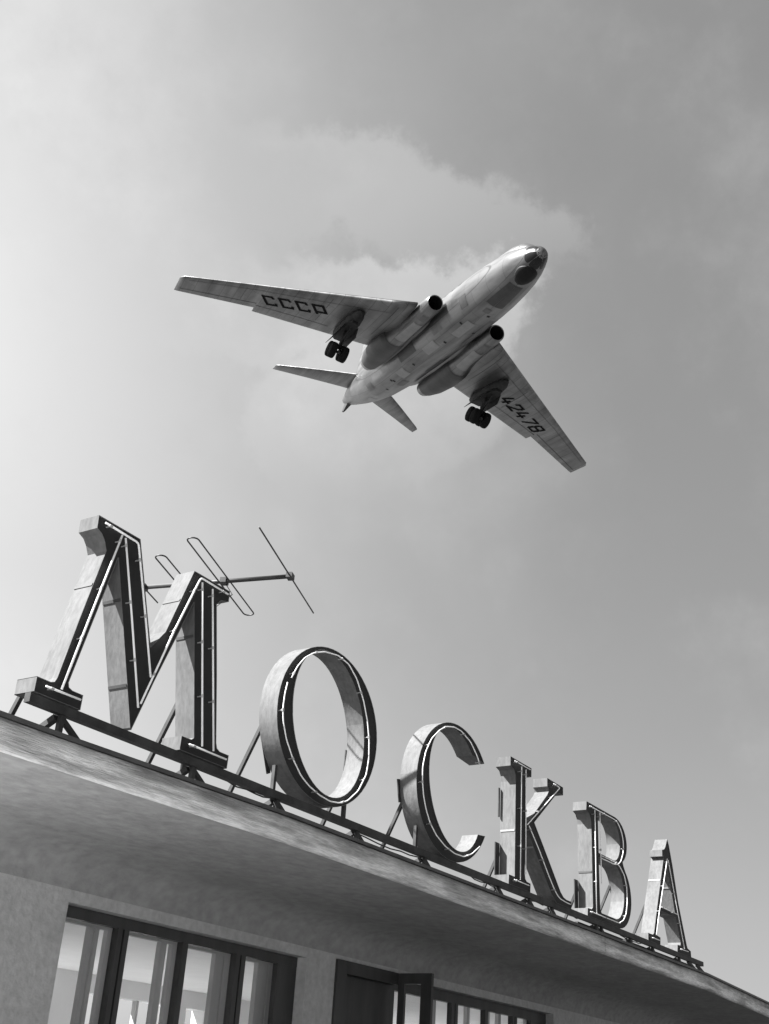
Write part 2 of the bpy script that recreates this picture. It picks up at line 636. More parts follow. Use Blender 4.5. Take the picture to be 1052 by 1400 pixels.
# zinc drip edge
mb = MB()
for (xa, ya), (xb, yb) in zip(EDGE, EDGE[1:]):
    n = len(mb.v)
    for x, y in ((xa, ya), (xb, yb)):
        mb.v += [(x, y - 0.022, EYE + 2.196), (x, y - 0.022, EYE + 2.226), (x, y + 0.2, EYE + 2.226), (x, y + 0.2, EYE + 2.196)]
    mb.f += [[n + i for i in q] for q in ((0, 1, 5, 4), (1, 2, 6, 5), (2, 3, 7, 6), (3, 0, 4, 7), (0, 3, 2, 1), (4, 5, 6, 7))]
bp(mb, 'drip_edge', M['flashing'])


# windows
def window_unit(name, x0, x1, z0, z1, y, depth, bars, head, jambs, mat, glass=True):
    """frame with head, sill and jambs, mullions as parts, one pane per light"""
    f = MB()
    f.box(x0, x1, y, y + depth, z1 - head, z1 - 0.002)
    f.box(x0, x1, y, y + depth, z0 + 0.002, z0 + 0.09)
    f.box(x0 + 0.002, x0 + jambs[0], y + 0.002, y + depth - 0.002, z0 + 0.09, z1 - head)
    f.box(x1 - jambs[1], x1 - 0.002, y + 0.002, y + depth - 0.002, z0 + 0.09, z1 - head)
    fr = bp(f, name, mat)
    cuts = [x0 + jambs[0]]
    for a, b_ in bars:
        mb = MB().box(a, b_, y - 0.012, y + depth - 0.004, z0 + 0.09, z1 - head)
        if b_ - a > 0.12:        # paired mullion: two stiles with a groove between them
            c = (a + b_) / 2
            mb = MB().box(a, c - 0.012, y - 0.012, y + depth - 0.004, z0 + 0.09, z1 - head)
            mb.box(c - 0.012, c + 0.012, y + 0.012, y + depth - 0.008, z0 + 0.09, z1 - head)
            mb.box(c + 0.012, b_, y - 0.012, y + depth - 0.004, z0 + 0.09, z1 - head)
        bp(mb, 'mullion', mat, fr)
        cuts += [a, b_]
    cuts.append(x1 - jambs[1])
    if glass:
        for a, b_ in zip(cuts[0::2], cuts[1::2]):
            if b_ - a > 0.03:
                mb = MB()
                mb.v = [(a, y + depth / 2, z0 + 0.09), (b_, y + depth / 2, z0 + 0.09), (b_, y + depth / 2, z1 - head), (a, y + depth / 2, z1 - head)]
                mb.f = [[0, 1, 2, 3]]
                bp(mb, 'pane', M['glass'], fr)
    return fr


window_unit('window_frame', OPEN1[0], OPEN1[1], OPEN1[2], T1, 8.46, 0.07, [(8.585, 8.735), (9.525, 9.605), (10.39, 10.555)], 0.105, (0.09, 0.36), M['wood'])
window_unit('inner_window_frame', OPEN1[0], OPEN1[1], OPEN1[2], T1, 8.71, 0.05, [(8.46, 8.585), (8.70, 8.80), (9.47, 9.56), (9.65, 9.73), (10.35, 10.64), (11.1, 11.49)], 0.105, (0.14, 0.02), M['inner_wood'], glass=False)
# right-hand bay: a dark panel put in for the shaded recess, an open casement, then fixed lights
XD = 13.46
d = MB()
T2 = OPEN2[3]
d.box(12.09, 12.30, 8.30, 8.5, OPEN2[2], EYE + 1.60)
d.box(12.302, XD + 0.02, 8.30, 8.5, EYE + 1.46, EYE + 1.60)
dr = bp(d, 'bay_frame', M['wood'])
mb = MB().box(12.43, XD + 0.02, 8.42, 8.47, OPEN2[2], EYE + 1.458)
bp(mb, 'recess_shade_panel', M['wood'], dr)
mb = MB()
for zc in (0.45, 1.35):
    mb.box(12.6, XD - 0.12, 8.405, 8.419, OPEN2[2] + zc, OPEN2[2] + zc + 0.7)
bp(mb, 'shade_panel_moulding', M['wood'], dr)
# open casement leaf standing square to the wall
lf = MB()
LY0, LY1 = 7.815, 8.298
lf.box(XD, XD + 0.05, LY0, LY1, EYE + 1.475, EYE + 1.598)
lf.box(XD, XD + 0.05, LY0, LY1, 0.4, 0.52)
lf.box(XD + 0.001, XD + 0.049, LY0, LY0 + 0.155, 0.52, EYE + 1.475)
lf.box(XD + 0.001, XD + 0.049, LY1 - 0.09, LY1, 0.52, EYE + 1.475)
lfo = bp(lf, 'casement', M['wood'])
mb = MB()
mb.v = [(XD + 0.025, LY0 + 0.155, 0.52), (XD + 0.025, LY1 - 0.09, 0.52), (XD + 0.025, LY1 - 0.09, EYE + 1.475), (XD + 0.025, LY0 + 0.155, EYE + 1.475)]
mb.f = [[0, 1, 2, 3]]
bp(mb, 'pane', M['glass'], lfo)
window_unit('window_frame', XD + 0.06, OPEN2[1], OPEN2[2], T2, 8.46, 0.07, [(15.13, 15.30), (16.1, 16.19), (16.975, 17.125)], 0.135, (0.12, 0.54), M['wood'])
window_unit('inner_window_frame', XD + 0.06, OPEN2[1], OPEN2[2], T2, 8.71, 0.05, [(15.0, 15.12), (15.62, 15.74), (16.02, 16.10), (16.55, 16.72), (17.0, 17.08), (17.5, 17.62)], 0.10, (0.12, 0.2), M['inner_wood'], glass=False)

# ------------------------------------------------------------------ sign letters
YL = 6.5                        # front plane of the letters
DEPTH = 0.2


def ellipse(cx, cz, a, b_, th, t0, t1, n):
    pts = []
    for i in range(n + 1):
        t = R(t0 + (t1 - t0) * i / n)
        u, v = a * math.cos(t), b_ * math.sin(t)
        pts.append((cx + u * math.cos(th) - v * math.sin(th), cz + u * math.sin(th) + v * math.cos(th)))
    return pts


def arc(cx, cz, a, b_, t0, t1, n):
    return ellipse(cx, cz, a, b_, 0, t0, t1, n)


LETTER = {}
LETTER['M'] = ([[(5.40, 2.535), (5.40, 2.65), (5.535, 2.65), (5.568, 2.662), (5.586, 2.70), (5.69, 3.21), (5.826, 3.83), (5.79, 3.90), (5.75, 3.945), (5.69, 3.972),
                 (5.685, 4.083), (6.165, 4.083), (6.375, 3.51), (6.473, 3.249), (6.615, 3.434), (6.85, 4.083), (7.34, 4.083), (7.341, 3.982), (7.24, 3.955), (7.188, 3.90),
                 (7.312, 3.27), (7.412, 2.715), (7.432, 2.672), (7.47, 2.655), (7.592, 2.655), (7.588, 2.54), (6.976, 2.54), (6.978, 2.655), (7.10, 2.657), (7.128, 2.68),
                 (7.022, 3.211), (6.90, 3.807), (6.761, 3.461), (6.577, 3.003), (6.405, 2.54), (6.39, 2.555), (6.17, 3.212), (5.963, 3.83), (5.878, 3.466), (5.70, 2.70), (5.712, 2.665),
                 (5.75, 2.652), (5.861, 2.651), (5.859, 2.535)]])
LETTER['O'] = [ellipse(9.034, 3.335, 0.853, 0.772, 0.188, 0, 360, 56)[:-1], ellipse(9.03, 3.362, 0.60, 0.715, 0.40, 0, 360, 56)[:-1]]
co = ellipse(11.555, 3.299, 0.860, 0.772, 0.244, 24, 318, 46)
ci = ellipse(11.575, 3.335, 0.585, 0.700, 0.50, 21, 299, 46)
LETTER['C'] = [co + ci[::-1]]
LETTER['K'] = [[(12.915, 2.525), (12.92, 2.635), (13.077, 2.635), (13.084, 3.80), (13.075, 3.87), (13.03, 3.93), (12.937, 3.955), (12.935, 4.07), (13.535, 4.07), (13.532, 3.955), (13.42, 3.94),
                (13.386, 3.90), (13.376, 3.32), (13.60, 3.50), (14.0, 3.835), (14.055, 3.90), (14.045, 3.94), (14.009, 3.955), (14.01, 4.066), (14.511, 4.06), (14.508, 3.953), (14.40, 3.953), (14.307, 3.925),
                (13.619, 3.40), (13.80, 3.235), (14.10, 2.96), (14.40, 2.68), (14.49, 2.63), (14.58, 2.614), (14.735, 2.614), (14.732, 2.525), (14.28, 2.522), (14.14, 2.60), (13.84, 2.862), (13.368, 3.305),
                (13.352, 2.72), (13.37, 2.66), (13.41, 2.635), (13.512, 2.63), (13.505, 2.525)]]
bo = [(15.258, 2.525), (15.27, 2.625), (15.40, 2.628), (15.444, 2.66), (15.448, 3.78), (15.43, 3.85), (15.38, 3.91), (15.282, 3.938), (15.30, 4.06), (16.33, 4.066)]
bo += arc(16.33, 3.74, 0.435, 0.326, 85, -55, 12)
bo += [(16.60, 3.425)]
bo += arc(16.36, 2.985, 0.51, 0.46, 52, -85, 14)
bo += [(16.36, 2.525)]
bi1 = [(15.69, 4.0), (16.22, 4.0)] + arc(16.22, 3.715, 0.275, 0.285, 85, -85, 14) + [(15.69, 3.43)]
bi2 = [(15.69, 3.37), (16.22, 3.37)] + arc(16.24, 3.0, 0.35, 0.37, 85, -85, 14) + [(15.75, 2.63), (15.70, 2.68)]
LETTER['B'] = [bo, bi1, bi2]
LETTER['A'] = [[(17.495, 2.52), (17.505, 2.625), (17.70, 2.628), (17.752, 2.66), (17.955, 3.10), (18.335, 3.88), (18.27, 3.885), (18.275, 3.985), (18.37, 4.01), (18.43, 4.06), (18.535, 4.205), (18.60, 4.12),
                (18.72, 3.83), (18.905, 3.28), (19.20, 2.68), (19.235, 2.635), (19.385, 2.61), (19.392, 2.515), (18.745, 2.515), (18.775, 2.63), (18.90, 2.635), (18.915, 2.68),
                (18.752, 3.03), (18.06, 3.03), (17.862, 2.68), (17.88, 2.64), (18.015, 2.63), (18.0, 2.52)],
               [(18.09, 3.10), (18.72, 3.10), (18.465, 3.80), (18.44, 3.80)]]
NEON = {
    'M': [[(5.726, 4.022), (6.105, 4.013), (6.123, 3.968), (6.33, 3.407), (6.479, 2.987)], [(5.92, 4.0), (5.735, 3.186), (5.606, 2.612)], [(5.459, 2.587), (5.801, 2.592)],
          [(5.96, 3.992), (6.172, 3.38), (6.396, 2.71)], [(7.265, 4.018), (6.929, 4.025), (6.897, 4.021), (6.878, 3.99), (6.667, 3.458), (6.415, 2.75)],
          [(6.918, 3.99), (7.191, 2.62)], [(7.058, 3.985), (7.337, 2.62)], [(7.035, 2.595), (7.513, 2.595)]],
    'O': [[(8.296, 3.578), (8.37, 3.715), (8.471, 3.836), (8.613, 3.935), (8.785, 4.005), (9.013, 4.045), (9.21, 4.018), (9.371, 3.915), (9.517, 3.735), (9.616, 3.541), (9.668, 3.361), (9.685, 3.174), (9.656, 3.004),
           (9.534, 2.815), (9.36, 2.675), (9.23, 2.624), (9.075, 2.603), (8.895, 2.62), (8.713, 2.665), (8.582, 2.724), (8.435, 2.844), (8.307, 2.995), (8.238, 3.138), (8.213, 3.256), (8.22, 3.399), (8.243, 3.515)]],
    'C': [[(12.062, 3.7), (11.985, 3.804), (11.807, 3.934), (11.579, 4.0), (11.414, 4.0), (11.229, 3.954), (11.077, 3.87), (10.907, 3.724), (10.796, 3.552), (10.744, 3.373), (10.75, 3.212), (10.788, 3.06), (10.847, 2.939),
           (10.943, 2.814), (11.088, 2.71), (11.296, 2.631), (11.504, 2.597), (11.715, 2.602), (11.901, 2.67), (12.089, 2.79)]],
    'K': [[(12.966, 4.014), (13.407, 4.016)], [(13.155, 3.99), (13.136, 2.608)], [(13.279, 3.984), (13.285, 2.70)], [(12.979, 2.582), (13.377, 2.582)], [(14.113, 4.008), (14.31, 4.003), (13.326, 3.305)],
          [(13.374, 3.3), (13.65, 3.074), (13.941, 2.802), (14.113, 2.659), (14.2, 2.605), (14.288, 2.576), (14.493, 2.56), (14.598, 2.56)]],
    'B': [[(15.302, 3.99), (16.2, 4.0), (16.31, 3.985), (16.43, 3.905), (16.502, 3.799), (16.518, 3.683), (16.476, 3.554), (16.389, 3.441), (16.272, 3.376), (16.122, 3.356), (15.692, 3.350)],
          [(15.48, 3.979), (15.46, 2.58)], [(15.66, 3.981), (15.655, 3.0)], [(15.704, 3.385), (16.225, 3.395), (16.356, 3.36), (16.506, 3.271), (16.589, 3.122), (16.593, 2.929), (16.536, 2.748), (16.421, 2.637), (16.287, 2.587)],
          [(15.26, 2.575), (16.287, 2.575)]],
    'A': [[(18.363, 3.86), (17.848, 2.895), (17.721, 2.625)], [(18.404, 3.848), (18.60, 3.396), (18.952, 2.591)], [(18.008, 3.07), (18.70, 3.07)], [(17.547, 2.562), (17.851, 2.567)], [(18.774, 2.565), (19.13, 2.572)]],
}
SPEC = {
    'M': ('splayed letter М with long slab serifs, standing in front of the aerial', 7.0),
    'O': ('round closed letter О between the М and the С on the roof edge', 9.03),
    'C': ('round open letter С to the right of the closed О', 11.5),
    'K': ('letter К with one upright stem, short arm and long curved leg', 13.8),
    'B': ('letter В with two bowls standing between the К and the А', 16.0),
    'A': ('narrow pointed letter А at the far right end of the sign', 18.4),
}
clip_me = None


def make_letter(key):
    global clip_me
    label, cx = SPEC[key]
    base = Vector((cx, YL, EYE + 2.52))
    root = empty('sign_letter', base)
    tag(root, label, 'sign letter', 'letters of the rooftop sign')
    loops = [[(x - cx, z - 2.52) for x, z in lp] for lp in LETTER[key]]
    # front face and back sheet
    for nm, y, mat in (('face', 0.003, M['face']), ('back_panel', DEPTH - 0.004, M['return'])):
        tri = tessellate_polygon([[Vector((x, z, 0)) for x, z in lp] for lp in loops])
        flat = [p for lp in loops for p in lp]
        n = len(flat)
        v = [(x, y, z) for x, z in flat] + [(x, y + 0.004, z) for x, z in flat]
        f = []
        for t in tri:
            f.append(list(t))
            f.append([t[2] + n, t[1] + n, t[0] + n])
        from_data(nm, v, f, mat, root, fix=False)
    # side sheets: the returns are made of separate sheets, lapped at every corner and about every metre
    for li, lp in enumerate(loops):
        area = sum(a[0] * b_[1] - b_[0] * a[1] for a, b_ in zip(lp, lp[1:] + lp[:1]))
        pts = lp if area > 0 else lp[::-1]
        hole = li > 0
        N = len(pts)

        def ang(i):
            a, b_, c = pts[i - 1], pts[i], pts[(i + 1) % N]
            v1 = (b_[0] - a[0], b_[1] - a[1])
            v2 = (c[0] - b_[0], c[1] - b_[1])
            return abs(math.degrees(math.atan2(v1[0] * v2[1] - v1[1] * v2[0], v1[0] * v2[0] + v1[1] * v2[1])))
        start = max(range(N), key=ang)
        runs, cur, length = [], [pts[start]], 0
        for s in range(N):
            i, j = (start + s) % N, (start + s + 1) % N
            cur.append(pts[j])
            length += math.dist(pts[i], pts[j])
            if s == N - 1 or ang(j) > 28 or length > 0.95:
                runs.append(cur)
                cur, length = [pts[j]], 0
        for run in runs:
            # a thin sheet with its outer skin on the outline
            off = 0.004 * (-1 if hole else 1)
            inn = []
            for i, p in enumerate(run):
                a = run[max(0, i - 1)]
                b_ = run[min(len(run) - 1, i + 1)]
                dx, dz = b_[0] - a[0], b_[1] - a[1]
                L = math.hypot(dx, dz) or 1
                inn.append((p[0] - dz / L * off, p[1] + dx / L * off))
            y0, y1 = -0.005 + random.uniform(0, 0.002), DEPTH + random.uniform(0, 0.004)
            n = len(run)
            v = []
            for p, q in zip(run, inn):
                v += [(p[0], y0, p[1]), (p[0], y1, p[1]), (q[0], y0, q[1]), (q[0], y1, q[1])]
            f = []
            for i in range(n - 1):
                a, b_ = i * 4, (i + 1) * 4
                f += [[a, b_, b_ + 1, a + 1], [a + 2, a + 3, b_ + 3, b_ + 2], [a, a + 2, b_ + 2, b_], [a + 1, b_ + 1, b_ + 3, a + 3]]
            f += [[0, 1, 3, 2], [(n - 1) * 4 + k for k in (0, 2, 3, 1)]]
            curved = n > 4
            po = from_data('side_panel', v, f, M['return'], root, smooth=False)
            if curved:
                for pl in po.data.polygons:
                    pl.use_smooth = True
                po.data.set_sharp_from_angle(angle=R(40))
    # lapped seams across the long straight returns
    for lp in loops:
        area = sum(a[0] * b_[1] - b_[0] * a[1] for a, b_ in zip(lp, lp[1:] + lp[:1]))
        pts = lp if area > 0 else lp[::-1]
        for a, c in zip(pts, pts[1:] + pts[:1]):
            L = math.dist(a, c)
            if L < 0.6:
                continue
            ux, uz = (c[0] - a[0]) / L, (c[1] - a[1]) / L
            nx, nz_ = uz, -ux
            if lp is not loops[0]:
                nx, nz_ = -nx, -nz_
            t = L * random.uniform(0.45, 0.6)
            v = []
            for q in (t - 0.012, t + 0.012):
                for e in (-0.002, 0.006):
                    for y in (0.004, DEPTH - 0.004):
                        v.append((a[0] + ux * q + nx * e, y, a[1] + uz * q + nz_ * e))
            from_data('seam_strip', v, [[0, 1, 3, 2], [4, 6, 7, 5], [0, 4, 5, 1], [2, 3, 7, 6], [0, 2, 6, 4], [1, 5, 7, 3]], M['seam_pale' if key in 'AK' else 'seam_dark'], root)
    # neon tubes on stand-offs
    if clip_me is None:
        mb = MB().tube([(0, 0.052, 0), (0, 0.012, 0)], 0.006, 6)
        mb.tube([(-0.014, 0.0, 0.0), (0.014, 0.0, 0.0)], 0.0115, 6)
        ob = mb.build('tube_support', M['neon_clip'], None)
        clip_me = ob.data
        bpy.data.objects.remove(ob)
    for path in NEON[key]:
        pts = [Vector((x - cx, -0.05, z - 2.52)) for x, z in path]
        # round the polyline a little
        fine = [pts[0]]
        for i in range(1, len(pts) - 1):
            a, p, c = pts[i - 1], pts[i], pts[i + 1]
            ra = min(0.03, (p - a).length * 0.4)
            rc = min(0.03, (c - p).length * 0.4)
            fine += [p + (a - p).normalized() * ra, p * 0.5 + (p + (a - p).normalized() * ra) * 0.25 + (p + (c - p).normalized() * rc) * 0.25, p + (c - p).normalized() * rc]
        fine.append(pts[-1])
        mb = MB().tube(fine, 0.0085 if key == 'M' else 0.0062, 8)
        mb.build('neon_tube', M['neon'], root, smooth=True)
        total, marks = 0, 0.06
        full = sum((c - a).length for a, c in zip(pts, pts[1:]))
        for a, c in zip(pts, pts[1:]):
            L = (c - a).length
            while marks < min(total + L, full - 0.1):
                p = a + (c - a) * ((marks - total) / L)
                ob = bpy.data.objects.new('tube_support', clip_me)
                ob.parent = root
                ob.location = p
                d = (c - a).normalized()
                ob.rotation_euler = (0, -math.atan2(d.z, d.x), 0)
                COL.objects.link(ob)
                marks += 0.46
            total += L
    return root


M['seam_pale'] = material('seam_pale', 0.2, 0.26, 6)
M['seam_dark'] = material('seam_dark', 0.03, 0.06, 6)
M['neon_clip'] = material('tube_clip_grey', 0.25, 0.45, 5, rough=0.5)
for k in 'MOCKBA':
    make_letter(k)

# ------------------------------------------------------------------ steel frame that carries the letters
FX = 5.2
F = empty('sign_support', (FX, 6.6, ROOF))
tag(F, 'dark steel angle frame carrying the letters along the roof edge', 'sign frame')


def fp(mb, name, mat=M['frame_steel']):
    mb.v = [(x - FX, y - 6.6, z - ROOF) for x, y, z in mb.v]
    return mb.build(name, mat, F)


Z = EYE
mb = MB()
mb.box(5.38, 20.0, 6.502, 6.562, Z + 2.458, Z + 2.527)
fp(mb, 'front_rail')
mb = MB().box(15.3, 19.9, 6.655, 6.70, Z + 2.40, Z + 2.46)
fp(mb, 'rear_rail')
for x in (5.72, 7.20, 8.36, 9.68, 11.0, 12.72, 13.55, 14.2, 15.62, 15.80, 16.85, 17.75, 18.9):
    fp(MB().box(x - 0.02, x + 0.02, 6.51, 6.55, ROOF, Z + 2.457), 'post')
    # brace along the frame, from the post head down to the roof
    fp(MB().bar((x + 0.02, 6.545, Z + 2.44), (x + 0.40, 6.545, ROOF + 0.01), 0.036, 0.036), 'brace')
    # bearer running back from the front rail to the roof deck
    fp(MB().bar((x - 0.02, 6.56, Z + 2.44), (x - 0.02, 7.02, ROOF + 0.02), 0.045, 0.045), 'bearer')
for x in (19.35, 19.75):
    fp(MB().bar((x, 6.545, Z + 2.46), (x + 0.75, 6.50, ROOF + 0.01), 0.04, 0.04), 'brace')
for x, zt, y0 in ((5.50, 2.62, 6.72), (7.13, 3.05, 6.71), (8.27, 3.16, 6.71), (9.72, 3.12, 6.71), (10.82, 3.06, 6.71), (13.12, 2.99, 6.71), (15.47, 2.95, 6.71), (16.58, 3.15, 6.70), (18.02, 3.12, 6.71)):
    fp(MB().bar((x, y0, Z + zt), (x, y0 + (zt - 2.2) * 0.49, ROOF + 0.005), 0.034, 0.034), 'stay')
for x0, x1, z0, z1 in ((12.965, 13.075, 2.64, 3.04), (13.04, 13.072, 3.36, 3.72), (15.325, 15.44, 2.64, 3.02)):
    # plates on the back of the stems where the stays are bolted on
    fp(MB().box(x0, x1, 6.706, 6.718, Z + z0, Z + z1), 'gusset_plate')
for a_, b_ in (((8.285, 3.05), (8.43, 2.73)), ((10.68, 3.24), (10.735, 3.0)), ((9.665, 3.28), (9.66, 3.06))):
    fp(MB().bar((a_[0], 6.712, Z + a_[1]), (b_[0], 6.712, Z + b_[1]), 0.05, 0.012, up=(0, 1, 0)), 'gusset_plate')
for x in (8.37, 9.52, 10.9):
    fp(MB().box(x - 0.018, x + 0.018, 6.58, 6.615, Z + 2.5, Z + 2.78), 'letter_bracket')

# slack supply cables between the letters, tied to the rail
for xa, xb, sag in ((7.62, 8.55, 0.05), (9.5, 11.2, 0.07), (12.0, 12.95, 0.05), (13.5, 14.3, 0.04), (14.75, 15.3, 0.04), (16.5, 17.6, 0.06)):
    pts = []
    for i in range(9):
        t = i / 8
        pts.append((xa + (xb - xa) * t, 6.575 + 0.02 * math.sin(t * 9), Z + 2.50 - sag * 4 * t * (1 - t) + 0.008 * math.sin(t * 17 + xa)))
    fp(MB().tube(pts, 0.007, 6), 'cable')

# ------------------------------------------------------------------ aerial behind the first letter
A0 = Vector((9.12, 8.41, ROOF))
A = empty('roof_antenna', A0)
tag(A, 'thin tube television aerial on the roof behind the first letter', 'antenna')
ZB = EYE + 5.24 - ROOF


def ap(path, r, name, closed=False):
    mb = MB().tube([(x - A0.x, y - A0.y, z) for x, y, z in path], r, 8, closed)
    return mb.build(name, M['antenna'], A, smooth=True)


P1, P2 = Vector((9.363, 7.44, ZB)), Vector((8.905, 9.20, ZB))
D = Vector((0.934, 0.358, 0))
bd = (P1 - P2).normalized()
ap([(9.12, 8.41, 0), (9.12, 8.41, ZB)], 0.028, 'mast')
ap([P1 + bd * 0.03, P2 - bd * 0.03], 0.026, 'boom')
ap([P1 - D * 1.21, P1 + D * 1.06], 0.0085, 'straight_element')
ap([P2 - D * 0.85, P2 + D * 0.45], 0.0085, 'straight_element')


def folded(c, l0, l1, gap):
    pts = []
    for s, L in ((1, l1), (-1, l0)):
        for k in range(7):
            t = R(-90 + 180 * k / 6)
            q = D * s * (L - gap / 2 + gap / 2 * math.cos(t)) + bd * s * (gap / 2 * math.sin(t))
            pts.append(c + q)
    return pts


C1 = P1 + (P2 - P1) * 0.44
ap(folded(C1, 1.12, 1.0, 0.13), 0.0085, 'folded_dipole', closed=True)
C2 = P1 + (P2 - P1) * 0.72
ap(folded(C2, 0.78, 0.6, 0.13), 0.0085, 'folded_dipole', closed=True)
ap([C1 + Vector((0.03, 0, -0.02)), C1 + Vector((0.05, -0.1, -0.16)), C1 + Vector((0.02, 0.12, -0.3)), (9.15, 8.40, ZB - 0.5), (9.16, 8.41, ZB - 1.2), (9.16, 8.42, 0.02)], 0.006, 'lead_cable')
for c in (P1, C1, C2, P2):
    mb = MB()
    q = Vector((c.x - A0.x, c.y - A0.y, c.z))
    mb.bar(q - D * 0.055, q + D * 0.055, 0.07, 0.06)
    mb.build('element_clamp', M['antenna'], A)

# ------------------------------------------------------------------ jet airliner
PL = bpy.data.objects.new('jet_airliner', None)
COL.objects.link(PL)
PL.matrix_world = Matrix(((-0.57706431, 0.81659023, -0.01331073, 47.42593175), (-0.772667, -0.55115905, -0.31497523, 22.07469828),
                          (-0.26454202, -0.17147621, 0.94900655, 43.6045491 + EYE), (0, 0, 0, 1)))
tag(PL, 'bare metal twin jet airliner flying low overhead with its wheels down', 'airplane')

FUS = [(0.0, 0.03, 0.0), (-0.04, 0.17, 0.0), (-0.14, 0.31, 0.0), (-0.34, 0.46, 0.0), (-0.7, 0.63, 0.0), (-1.2, 0.81, 0.0), (-2.0, 1.03, 0.0), (-3.0, 1.22, 0.0), (-4.2, 1.37, 0.0), (-6.0, 1.52, 0.0),
       (-8.0, 1.61, 0.0), (-10.5, 1.66, 0.0), (-13, 1.69, 0.0), (-16, 1.70, 0.0), (-20, 1.70, 0.0), (-24, 1.69, 0.03), (-27, 1.60, 0.15), (-30, 1.40, 0.36), (-32.5, 1.15, 0.57), (-34.8, 0.86, 0.78),
       (-36.6, 0.58, 0.93), (-37.5, 0.38, 1.0), (-37.95, 0.2, 1.04), (-38.05, 0.04, 1.05)]


def fus(x):
    for (xa, ra, za), (xb, rb, zb) in zip(FUS, FUS[1:]):
        if xb <= x <= xa:
            t = (xa - x) / (xa - xb)
            return ra + (rb - ra) * t, za + (zb - za) * t
    return (FUS[0][1], FUS[0][2]) if x > -0.02 else (FUS[-1][1], FUS[-1][2])


def fus_pt(x, deg, lift=0.0):
    r, z = fus(x)
    a = R(deg)
    return ((x), (r + lift) * math.cos(a), z + (r + lift) * math.sin(a))


def loft(rings, name, mat, parent=PL, smooth=True, caps=True):
    mb = MB()
    n = len(rings[0])
    for r in rings:
        mb.v += [tuple(p) for p in r]
    for i in range(len(rings) - 1):
        for k in range(n):
            k2 = (k + 1) % n
            mb.f.append([i * n + k, i * n + k2, (i + 1) * n + k2, (i + 1) * n + k])
    if caps:
        mb.f.append(list(range(n))[::-1])
        mb.f.append([(len(rings) - 1) * n + k for k in range(n)])
    return mb.build(name, mat, parent, smooth)


# smooth interpolation of the fuselage stations
stn = []
for (xa, ra, za), (xb, rb, zb) in zip(FUS, FUS[1:]):
    for t in (0, 0.5):
        stn.append(xa + (xb - xa) * t)
stn.append(FUS[-1][0])
fo = loft([[fus_pt(x, 360 * k / 40) for k in range(40)] for x in stn], 'fuselage', M['skin'])


def skin_patch(x0, x1, d0, d1, name, mat, parent=fo, lift=0.012, nx=6, nd=6, shape=None):
    mb = MB()
    for i in range(nx + 1):
        for j in range(nd + 1):
            u, v = i / nx, j / nd
            if shape:
                u, v = shape(u, v)
            mb.v.append(fus_pt(x0 + (x1 - x0) * u, d0 + (d1 - d0) * v, lift))
    for i in range(nx):
        for j in range(nd):
            mb.f.append([i * (nd + 1) + j, (i + 1) * (nd + 1) + j, (i + 1) * (nd + 1) + j + 1, i * (nd + 1) + j + 1])
    return mb.build(name, mat, parent, smooth=True)


def round_shape(u, v):
    # squircle mapping so that patches have rounded corners
    a, b_ = 2 * u - 1, 2 * v - 1
    x = a * math.sqrt(max(0, 1 - b_ * b_ / 2))
    y = b_ * math.sqrt(max(0, 1 - a * a / 2))
    k = 0.55
    return ((a * (1 - k) + x * 1.15 * k) + 1) / 2, ((b_ * (1 - k) + y * 1.15 * k) + 1) / 2


# glazed navigator's nose
for d0, d1 in ((-117, -63), (-57, -12), (-168, -123), (-6, 40), (140, 186)):
    skin_patch(-0.10, -0.92, d0, d1, 'nose_glazing', M['cockpit'], lift=0.012, shape=round_shape)
# radome bulge under the nose
mb = MB()
rings = []
for i in range(13):
    t = i / 12
    x = -0.85 - 1.7 * t
    s = math.sin(math.pi * min(1, max(0, t))) ** 0.55 if 0 < t < 1 else 0.02
    ring = []
    r, zc = fus(x)
    for k in range(16):
        a = 2 * math.pi * k / 16
        yy = 0.62 * s * math.cos(a)
        base = zc - math.sqrt(max(0.01, r * r - yy * yy))
        ring.append((x, yy, base - 0.015 - 0.13 * s * max(0, math.sin(a)) + 0.05 * (1 if math.sin(a) < 0 else 0)))
    rings.append(ring)
loft(rings, 'radome', M['radome'], fo)
# nose wheel doors, hatches and odd-coloured sheets underneath
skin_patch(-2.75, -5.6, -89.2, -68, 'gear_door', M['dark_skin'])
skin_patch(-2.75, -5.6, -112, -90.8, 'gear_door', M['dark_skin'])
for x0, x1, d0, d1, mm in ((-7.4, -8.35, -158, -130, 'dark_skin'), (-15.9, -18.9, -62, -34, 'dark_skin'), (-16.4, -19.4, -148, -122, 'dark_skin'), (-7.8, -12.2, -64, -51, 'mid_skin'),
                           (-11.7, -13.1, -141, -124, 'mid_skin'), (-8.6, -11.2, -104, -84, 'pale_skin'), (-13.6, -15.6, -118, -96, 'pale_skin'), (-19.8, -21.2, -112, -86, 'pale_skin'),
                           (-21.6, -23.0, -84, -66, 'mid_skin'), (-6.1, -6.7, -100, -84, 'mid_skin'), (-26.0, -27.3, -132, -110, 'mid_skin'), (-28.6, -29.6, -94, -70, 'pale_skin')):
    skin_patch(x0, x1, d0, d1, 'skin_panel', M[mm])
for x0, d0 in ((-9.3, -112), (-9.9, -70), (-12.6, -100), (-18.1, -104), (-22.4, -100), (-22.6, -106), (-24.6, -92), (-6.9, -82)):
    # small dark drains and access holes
    skin_patch(x0, x0 - 0.22, d0, d0 + 7, 'access_hole', M['black'], nx=2, nd=2)
